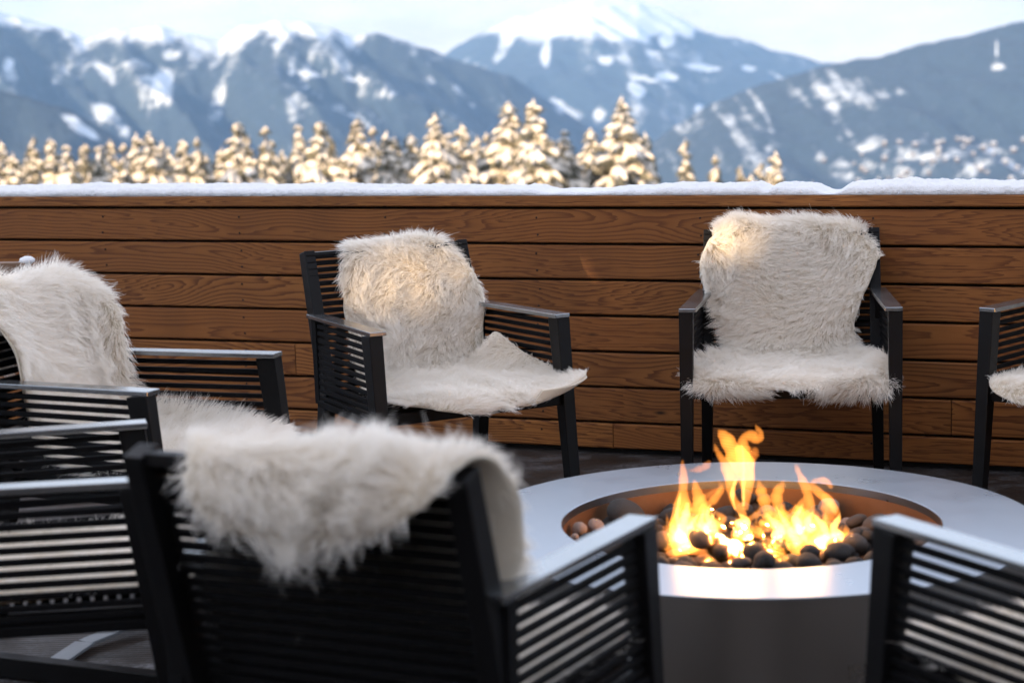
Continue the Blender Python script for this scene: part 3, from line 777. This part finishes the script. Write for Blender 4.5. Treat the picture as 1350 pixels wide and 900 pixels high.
    def grow(p, nn, tt, ss, uu, vv, jit, n):
        ang = 1.5*lowf(p, 9, seed*11+1) + .9*lowf(p, 26, seed*11+2)
        comb = tt*np.cos(ang)[:, None]*.55 + ss*np.sin(ang)[:, None]
        edge = np.clip((np.abs(uu)-.78)/.22, 0, 1)*np.sign(uu)
        ev = np.clip((vv-.93)/.07, 0, 1) - np.clip((.07-vv)/.07, 0, 1)
        comb = comb + ss*(edge*.8)[:, None] + tt*(ev*.9)[:, None]
        rise = .62 + .30*lowf(p, 14, seed*11+3)
        d0 = nn*(np.clip(rise, .25, 1.1))[:, None] + comb*.75 + rg.normal(size=(n, 3))*jit
        d0 /= np.linalg.norm(d0, axis=1)[:, None]
        L = (.040 + .008*lowf(p, 11, seed*11+4) + .008*rg.normal(size=n))*lenf*(1-.35*np.abs(edge))*(1-.22*np.clip(ev, 0, 1))
        L *= np.where(rg.random(n) < .06, 1.35, 1.); L = np.clip(L, .018, .095)
        bend = comb*.55 + np.array([0, 0, -.42]) + rg.normal(size=(n, 3))*jit*.8
        # keep the bend off the hide
        dn = (bend*nn).sum(1); bend = bend - nn*np.minimum(0, dn + .25)[:, None]
        ts = np.linspace(0, 1, K)
        pts = p[:, None, :] + L[:, None, None]*(d0[:, None, :]*ts[None, :, None] + bend[:, None, :]*(.55*ts**2)[None, :, None])
        wv = rg.uniform(0, 6.28, n); fr_ = rg.uniform(4, 8, n)
        side = np.cross(d0, nn); side /= np.linalg.norm(side, axis=1)[:, None]+1e-6
        pts += side[:, None, :]*(np.sin(wv[:, None]+fr_[:, None]*ts[None])*ts[None]*.005)[:, :, None]
        return pts
    ng = max(400, nstr//10)
    gp = sample(ng); Gd = grow(*gp, .30, ng); g0 = gp[0]
    sp_ = sample(nstr); Pt = grow(*sp_, .20, nstr); p0_ = sp_[0]
    idx = np.zeros(nstr, int)
    for a in range(0, nstr, 2000):
        d2 = ((p0_[a:a+2000, None, :] - g0[None])**2).sum(2); idx[a:a+2000] = d2.argmin(1)
    ts = np.linspace(0, 1, K); cl = np.clip(rg.normal(.50, .24, nstr), 0, .95)
    wgt = cl[:, None]*(ts[None]**1.2)
    tgt = Gd[idx]*(.9+.2*rg.random(nstr))[:, None, None] + (1-(.9+.2*rg.random(nstr)))[:, None, None]*0
    tgt = Gd[idx]
    Pt = Pt*(1-wgt)[:, :, None] + tgt*wgt[:, :, None]
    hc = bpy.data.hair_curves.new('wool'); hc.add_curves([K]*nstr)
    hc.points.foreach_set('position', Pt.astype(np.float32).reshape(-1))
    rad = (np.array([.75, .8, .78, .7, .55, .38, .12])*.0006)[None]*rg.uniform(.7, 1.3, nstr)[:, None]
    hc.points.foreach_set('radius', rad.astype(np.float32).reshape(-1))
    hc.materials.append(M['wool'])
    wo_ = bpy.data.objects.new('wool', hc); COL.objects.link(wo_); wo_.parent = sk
    return sk
W0 = [.16, .23, .27, .275, .28, .27, .25, .24, .25, .28, .30, .30, .30, .27, .20]
Z0 = [0]*15
c3 = [0, 0, .0, .01, .05, .07, .04, .0, .0, .02, .03, .02, .01, -.03, -.04]
sheepskin('three', 'white shaggy sheepskin on the chair behind the flames', 
          [.14, .2, .22, .235, .275, .375, .33, .225, .215, .245, .30, .335, .345, .30, .20], [.14, .2, .22, .24, .285, .325, .265, .205, .212, .265, .31, .34, .35, .30, .20],
          [0, 0, -.01, .0, .06, .12, .07, .01, .0, .03, .05, .03, -.01, -.05, -.05], [0, 0, -.01, .0, .02, .05, .03, .0, .0, .03, .06, .04, -.01, -.05, -.05], seed=4, nstr=70000, lenf=1.1, wob=.7,
          prof=BASE[:-3] + [(-.005, .428), (.040, .420), (.062, .398)])
sheepskin('two', 'white shaggy sheepskin with a warm sun fleck on the chair left of the flames',
          [.06, .08, .10, .13, .185, .205, .205, .20, .21, .24, .255, .26, .26, .22, .16], [.14, .2, .23, .24, .255, .27, .285, .27, .27, .29, .31, .33, .35, .33, .24],
          [0, 0, -.01, .0, .0, .0, .0, .0, .0, .01, .0, .0, -.01, -.02, -.02], [0, 0, -.02, -.01, .0, .03, .07, .05, .04, .17, .11, .03, .03, .04, .04], seed=5, nstr=70000, lenf=1.12, xoff=-.018,
          prof=[(-.672, .700), (-.682, .74), (-.672, .80), (-.630, .850), (-.572, .836), (-.535, .76), (-.502, .65), (-.470, .53), (-.430, .455), (-.36, .422), (-.24, .418), (-.08, .426), (.05, .430), (.14, .425), (.19, .415)])
sheepskin('one', 'white shaggy sheepskin over the tall back of the chair at the left edge',
          W0, W0, [0, 0, -.01, .0, .04, .06, .05, .03, .02, .02, .0, .0, 0, 0, 0], [0, 0, -.01, .0, .05, .08, .06, .04, .03, .09, .06, .03, 0, 0, 0], seed=8, nstr=60000, lenf=1.35)
sheepskin('A', 'white shaggy sheepskin hanging over the back of the nearest chair', 
          [.10, .20, .265, .285, .30, .34, .31, .23, .25, .27, .29, .29, .28, .26, .2], [.08, .13, .155, .165, .23, .26, .26, .25, .25, .27, .29, .29, .28, .26, .2],
          [0, 0, -.0, .0, .02, .06, .06, .03, .0, .02, .02, .0, 0, 0, 0], [0, 0, 0, 0, .02, .04, .04, 0, 0, .02, .02, 0, 0, 0, 0], seed=13, nstr=60000, shoulder=0., lenf=1.32,
          prof=[(-.655, .738), (-.668, .768), (-.668, .81), (-.632, .852), (-.572, .838), (-.535, .76), (-.502, .65), (-.470, .53), (-.430, .455), (-.36, .422), (-.24, .418), (-.10, .424), (.0, .428), (.065, .415), (.095, .385)])
sheepskin('four', 'white shaggy sheepskin cut by the right edge of the photo', W0, W0, Z0, Z0, seed=17, nstr=36000,
          prof=[(-.672, .640), (-.682, .72), (-.672, .81), (-.630, .868), (-.572, .850), (-.535, .76), (-.502, .65), (-.470, .53), (-.430, .455), (-.36, .422), (-.24, .418), (-.08, .426), (.05, .430), (.10, .41), (.13, .375)])
sheepskin('zero', 'white sheepskin on the lower left chair, only a wisp in view', W0, W0, Z0, Z0, seed=19, nstr=22000)
sheepskin('B', 'white sheepskin on the lower right chair, glimpsed through its arm straps', W0, W0, Z0, Z0, seed=23, nstr=22000)

# ------------------------------------------------------------------ fire table
kf = 1.086/3.0742
RCX, RCY, RZ, RO, RI = 1.5804*kf, 12.7355*kf, H-1.086, 1.9337*kf, 1.2774*kf
ft = empty('fire_table', (RCX, RCY, 0)); tag(ft, 'round steel gas fire pit with a wide flat rim', 'fire pit')
def lathe(name, prof, mat, parent, n=160):
    V = []; Fc = []; k = len(prof)
    for i in range(n):
        a = 2*math.pi*i/n
        for r_, z in prof: V.append((r_*math.cos(a), r_*math.sin(a), z))
    for i in range(n):
        for j in range(k-1): Fc.append((i*k+j, ((i+1) % n)*k+j, ((i+1) % n)*k+j+1, i*k+j+1))
    o = from_np(name, V, Fc, mat, parent, True)
    o.data.set_sharp_from_angle(angle=R(30)); return o
lathe('rim', [(RI, RZ-.022), (RI, RZ-.0015), (RI+.0015, RZ), (RO-.002, RZ), (RO, RZ-.002), (RO, RZ-.006), (RO-.004, RZ-.006)], M['steel'], ft)
lathe('drum', [(RO-.004, RZ-.0065), (RO-.004, .04), (RO-.03, .035), (RO-.03, .002)], M['drum'], ft)
lathe('burner_bowl', [(RI-.0005, RZ-.021), (RI-.002, RZ-.16), (0.001, RZ-.16)], M['bowl'], ft)

sm_ = [mat_stone('charred stone', (.004, .004, .004), (.018, .015, .014)), mat_stone('brown grey stone', (.022, .017, .014), (.065, .05, .042)), mat_stone('pinkish grey stone', (.13, .095, .08), (.26, .20, .175))]
def stone_mesh(seed):
    bm = bmesh.new(); bmesh.ops.create_icosphere(bm, subdivisions=3, radius=1)
    rg = random.Random(seed); ax = (rg.uniform(.85, 1.15), rg.uniform(.75, 1.), rg.uniform(.62, .85))
    for v in bm.verts:
        k = 1 + .16*noise.noise(v.co*1.1+Vector((seed*3.1, 0, 0))) + .04*noise.noise(v.co*3+Vector((seed, 5, 0)))
        v.co = Vector((v.co.x*ax[0], v.co.y*ax[1], v.co.z*ax[2]))*k
    me = bpy.data.meshes.new('stone'); bm.to_mesh(me); bm.free(); me.shade_smooth(); return me
SM = [[stone_mesh(s) for s in range(5)] for _ in sm_]
for ms, mt in zip(SM, sm_):
    for me in ms: me.materials.append(mt)
placed = []
def put_stone(x, y, r_, kind, z=None, label=None):
    if z is None:
        z = RZ-.085
        for (a, b, c, s) in placed:
            d = math.hypot(a-x, b-y); lim = (r_+s)*.86
            if d < lim: z = max(z, c + math.sqrt(lim*lim-d*d)*.62)
    placed.append((x, y, z, r_))
    o = bpy.data.objects.new('stone', random.choice(SM[kind])); COL.objects.link(o)
    o.location = (RCX+x, RCY+y, z); o.scale = (r_, r_, r_); o.rotation_euler = (random.uniform(-.4, .4), random.uniform(-.4, .4), random.uniform(0, 6.3))
    labs = ['charred black rounded stone in the bed of the fire pit', 'brown grey rounded stone in the bed of the fire pit', 'pale pinkish grey rounded stone near the wall of the fire pit']
    tag(o, label or labs[kind], 'stone', 'stones bedded in the fire pit')
rs = random.Random(4); tries = 0
while len(placed) < 260 and tries < 16000:
    tries += 1
    a = rs.uniform(0, 6.283); rr_ = (RI-.035)*math.sqrt(rs.random()); r_ = rs.uniform(.020, .033)
    x, y = rr_*math.cos(a), rr_*math.sin(a)
    layer = len(placed) > 165
    if any(math.hypot(x-p[0], y-p[1]) < (r_+p[3])*(.80 if not layer else .62) for p in placed[(165 if layer else 0):]): continue
    u_ = rs.random(); far = rr_/RI
    kind = 0 if u_ < .78 - .38*(far > .8) else (1 if u_ < .97 - .25*(far > .8) else 2)
    if kind == 2 and far < .78: kind = 0
    if layer and rr_ > RI*.93: continue
    put_stone(x, y, r_, kind)
def stone_px(px, py, r_px, kind, label, z=RZ-.045):
    p = at_z(px, py, z); d = (p-EYE).length; put_stone(p.x-RCX, p.y-RCY, r_px*d/FPX, kind, z, label)
stone_px(826, 678, 25, 0, 'largest black stone at the left side of the fire pit, behind the armrest', RZ-.035)
stone_px(764, 697, 13, 2, 'pinkish grey stone at the left end of the fire pit', RZ-.04)
stone_px(786, 692, 10, 2, 'small speckled grey stone beside the pinkish one at the left of the fire pit', RZ-.045)
stone_px(758, 707, 6, 2, 'smallest cream stone at the left end of the fire pit', RZ-.025)

# ------------------------------------------------------------------ fire
fl = empty('fire', (RCX, RCY, RZ-.05)); tag(fl, 'yellow and orange gas flames leaping from the stones', 'fire')
fm = [mat_flame('flame body', (1, .31, .045), 18.), mat_flame('flame core', (1, .42, .095), 60.), mat_flame('flame wisp', (1, .28, .045), 11.)]
FT = [ # spine in the picture (x, y), half width, depth offset
 ([(190, 770, 62), (172, 690, 75), (165, 600, 62), (170, 500, 42), (172, 430, 30), (178, 330, 22), (170, 262, 12), (172, 238, 3)], 0, -.02),
 ([(255, 700, 45), (262, 600, 50), (270, 500, 40), (250, 410, 26), (235, 350, 6)], 0, .02),
 ([(235, 500, 20), (290, 455, 18), (345, 425, 20), (382, 395, 14), (372, 352, 5)], 2, .03),
 ([(205, 300, 8), (255, 295, 17), (305, 275, 20), (325, 245, 8)], 2, .0),
 ([(420, 640, 8), (370, 610, 20), (320, 560, 26), (300, 510, 26), (350, 465, 24), (390, 410, 16), (405, 365, 4)], 0, -.01),
 ([(535, 610, 12), (505, 530, 22), (460, 470, 24), (440, 400, 26), (445, 330, 34), (420, 270, 30), (385, 220, 20), (362, 180, 13), (352, 148, 4)], 0, .05),
 ([(525, 520, 16), (535, 420, 26), (530, 330, 42), (505, 250, 62), (460, 190, 52), (420, 130, 36), (390, 90, 20), (372, 68, 5)], 0, .06),
 ([(520, 260, 40), (510, 180, 38), (520, 120, 26), (560, 105, 30), (600, 120, 26), (612, 90, 18), (590, 55, 9), (582, 38, 3)], 0, .055),
 ([(565, 350, 14), (560, 280, 20), (570, 210, 26), (590, 170, 10)], 2, .07),
 ([(470, 520, 8), (452, 440, 14), (462, 380, 12), (480, 345, 6)], 1, .04),
 ([(515, 500, 9), (512, 400, 11), (518, 300, 9), (512, 190, 6), (505, 150, 3)], 1, .058),
 ([(690, 620, 22), (655, 530, 26), (630, 460, 32), (610, 400, 22), (600, 352, 6)], 0, .03),
 ([(770, 680, 40), (735, 590, 34), (705, 500, 34), (705, 430, 36), (735, 375, 14), (745, 350, 4)], 0, .02),
 ([(850, 760, 60), (810, 680, 60), (770, 600, 44), (740, 530, 20), (735, 470, 6)], 0, -.02),
 ([(760, 560, 22), (820, 540, 40), (870, 560, 40), (930, 610, 30), (960, 650, 10)], 2, .0),
 ([(930, 740, 60), (920, 650, 46), (900, 560, 30), (890, 480, 24), (868, 400, 25), (840, 340, 24), (818, 290, 18), (812, 262, 5)], 0, .01),
 ([(1060, 600, 5), (1045, 540, 16), (1005, 480, 24), (950, 430, 26), (900, 385, 18), (930, 355, 18), (985, 360, 20), (1015, 400, 10)], 0, .04),
 ([(985, 600, 20), (1000, 540, 40), (990, 470, 34), (960, 430, 10)], 2, .045),
 ([(860, 750, 30), (940, 715, 46), (1020, 700, 48), (1080, 680, 30), (1135, 650, 6)], 0, -.03),
 ([(1000, 690, 20), (970, 620, 22), (930, 570, 14), (905, 540, 4)], 1, -.01),
 ([(495, 790, 48), (492, 730, 36), (475, 680, 28), (500, 640, 8)], 0, -.07),
 ([(760, 820, 14), (720, 770, 30), (680, 720, 26), (650, 670, 6)], 0, -.08),
 ([(545, 620, 12), (548, 575, 18), (590, 545, 16), (612, 510, 12), (600, 485, 4)], 0, .0),
 ([(620, 560, 14), (660, 545, 18), (690, 530, 14), (700, 505, 4)], 0, .0),
 ([(165, 700, 34), (170, 620, 36), (190, 540, 24), (200, 480, 10)], 1, -.04),
 ([(300, 680, 30), (320, 600, 22), (310, 540, 14), (330, 490, 5)], 1, -.03),
 ([(830, 720, 30), (780, 640, 24), (730, 560, 12), (700, 500, 5)], 1, -.03),
 ([(920, 710, 28), (1000, 670, 20), (1060, 660, 8)], 1, -.04),
 ([(155, 640, 10), (140, 560, 14), (150, 480, 9), (160, 420, 4)], 1, .0),
 ([(90, 690, 10), (75, 640, 18), (62, 610, 8)], 2, .0), ([(440, 800, 12), (436, 785, 12), (440, 770, 6)], 0, -.09),
 ([(300, 790, 20), (250, 740, 40), (200, 720, 50), (130, 680, 40), (95, 640, 8)], 2, -.05),
]
rf = random.Random(21)
for k in range(95):        # low licks that join the tongues along the burner line
    t_ = rf.random(); bx = 110 + 960*t_ + rf.uniform(-20, 20)
    if 380 < bx < 470 or 560 < bx < 640:
        if rf.random() < .45: continue
    by = 745 - 90*math.sin(math.pi*t_) + rf.uniform(-50, 45); hh = rf.uniform(70, 190)*(1.15 if bx < 320 or bx > 700 else .75)
    w0 = rf.uniform(14, 46); ln = rf.uniform(-.45, .30); cv = rf.uniform(-25, 25)
    FT.append(([(bx, by, w0*.5), (bx+ln*hh*.2, by-hh*.2, w0), (bx+ln*hh*.5+cv, by-hh*.5, w0*.75), (bx+ln*hh*.8-cv*.3, by-hh*.8, w0*.35), (bx+ln*hh-cv, by-hh, 2.5)], rf.choice([0, 0, 1, 2]), rf.uniform(-.09, .09)))
for n_, (sp__, mk, dy) in enumerate(FT):
    C = catmull(sp__, 26 if mk != 1 else 20); V = []; Fc = []; m_ = 10; yd = RCY - .02 + dy
    P3 = [at_depth(860+c[0]/4.287, 550+c[1]/4.287, yd) for c in C]
    sc_ = (yd/cp)/FPX/4.287
    for i, (p, c) in enumerate(zip(P3, C)):
        a = P3[min(i+1, len(P3)-1)] - P3[max(i-1, 0)]; a.normalize()
        sd = a.cross(F).normalized(); dp = sd.cross(a).normalized()
        w_ = max(.0006, c[2]*sc_*(1.16 if mk != 1 else 1.0)*(1+.30*nz(i*.30, n_*3.3)+.26*nz(i*.85, n_*5.1)))
        for k in range(m_):
            an = 2*math.pi*k/m_; rip = 1 + .22*nz(math.cos(an)*1.5+n_, math.sin(an)*1.5, i*.22)
            V.append(tuple(p + sd*(math.cos(an)*w_*rip) + dp*(math.sin(an)*w_*.55*rip + .010*nz(i*.16, n_*1.9, 4))))
    L_ = len(P3)
    for i in range(L_-1):
        for k in range(m_): Fc.append((i*m_+k, i*m_+(k+1) % m_, (i+1)*m_+(k+1) % m_, (i+1)*m_+k))
    Fc.append(tuple(range(m_))[::-1]); Fc.append(tuple((L_-1)*m_+k for k in range(m_)))
    o = from_np('flame', V, Fc, fm[mk], None, True, True); o.parent = fl; o.matrix_parent_inverse = Matrix.Translation((-RCX, -RCY, -(RZ-.05)))
for (x, y, z, e) in ((-.12, -.04, .07, .5), (.12, -.03, .07, .5), (-.03, .04, .14, .5)):
    pl = bpy.data.lights.new('fire_light', 'POINT'); pl.energy = e; pl.color = (1, .46, .14); pl.shadow_soft_size = .06
    po = bpy.data.objects.new('fire_light', pl); COL.objects.link(po); po.location = (RCX+x, RCY+y, RZ+z)

# ------------------------------------------------------------------ odd metal pieces on the deck, lower left
bm = bmesh.new()
pp = [at_z(60, 882, .012), at_z(112, 847, .016), at_z(190, 815, .03)]
bar(bm, pp[0], pp[1], .055, .008, .055, .008, bev=.002); bar(bm, pp[1]+Vector((0, 0, .0005)), pp[2], .05, .008, .05, .008, bev=.002)
tag(from_bm('metal_strip', bm, M['strip']), 'bent bare metal strip lying on the deck, lower left', 'metal strip')
bm = bmesh.new(); a, b = at_z(-60, 868, .03), at_z(260, 906, .03); bar(bm, a, b, .04, .05)
tag(from_bm('floor_bar', bm, M['frame']), 'dark metal bar along the deck below the bent strip', 'bar')

# ------------------------------------------------------------------ unseen chalet front, added behind the camera to keep the deck in shade
ch = empty('chalet', (0, -6, 0)); tag(ch, 'unseen timber chalet front added behind the deck to shade it', 'building')
CY = -6.0; CX0, CX1, CT = -40., 14., 4.9
def sun_hole(pt, w_, h_):
    t_ = (pt.y-CY)/(-SD.y); q = pt + SD*t_; return (q.x-w_/2, q.x+w_/2, q.z-h_/2, q.z+h_/2)
bpy.context.view_layer.update(); DG = bpy.context.evaluated_depsgraph_get()
def hit(px, py):
    ok, loc, *_ = SC.ray_cast(DG, EYE, ray(px, py).normalized(), distance=30); return loc
h1 = sun_hole(hit(532, 366), .17, .22); h2 = sun_hole(hit(952, 314), .24, .12)  # openings added in the wall to drop sun flecks on two fleeces
print('HITS', hit(553, 372), hit(952, 314), h1, h2)
rects = sorted([h1, h2])
bm = bmesh.new(); x = CX0
for (a, b, c, d) in rects:
    box(bm, (x, CY-.05, -.3), (a, CY, CT)); box(bm, (a, CY-.05, -.3), (b, CY, c)); box(bm, (a, CY-.05, d), (b, CY, CT)); x = b
box(bm, (x, CY-.05, -.3), (CX1, CY, CT))
o = from_bm('wall', bm, M['chalet']); o.parent = ch; o.matrix_parent_inverse = Matrix.Translation((0, 6, 0))
bm = bmesh.new(); bar(bm, (CX0-.5, CY-1.0, CT+.35), (CX1+.5, CY-1.0, CT+.35), 3.2, .25, bev=0)
o = from_bm('roof', bm, M['roofsnow']); o.parent = ch; o.matrix_parent_inverse = Matrix.Translation((0, 6, 0))

# ------------------------------------------------------------------ render settings
SC.view_settings.view_transform = 'Standard'; SC.view_settings.look = 'None'; SC.view_settings.gamma = 1
SC.view_settings.use_curve_mapping = False
SC.view_settings.exposure = 2.42
cy = SC.cycles
cy.use_denoising = True
cy.max_bounces = 10; cy.diffuse_bounces = 5; cy.volume_bounces = 1; cy.transparent_max_bounces = 12
cy.sample_clamp_indirect = 6
cy.volume_step_rate = 1

if 0:
    for k in CH:
        x, y, th = CH[k]; f = Vector((math.cos(th), math.sin(th))); r = Vector((f.y, -f.x))
        for nm, a, b, z in (('post top +', .303, -.63, HB), ('post top -', -.303, -.63, HB), ('arm f +', .35, 0, HA), ('arm f -', -.35, 0, HA)):
            p = Vector((x, y)) + r*a + f*b; print('PX', k, nm, [round(q) for q in px_of(p.x, p.y, z)])
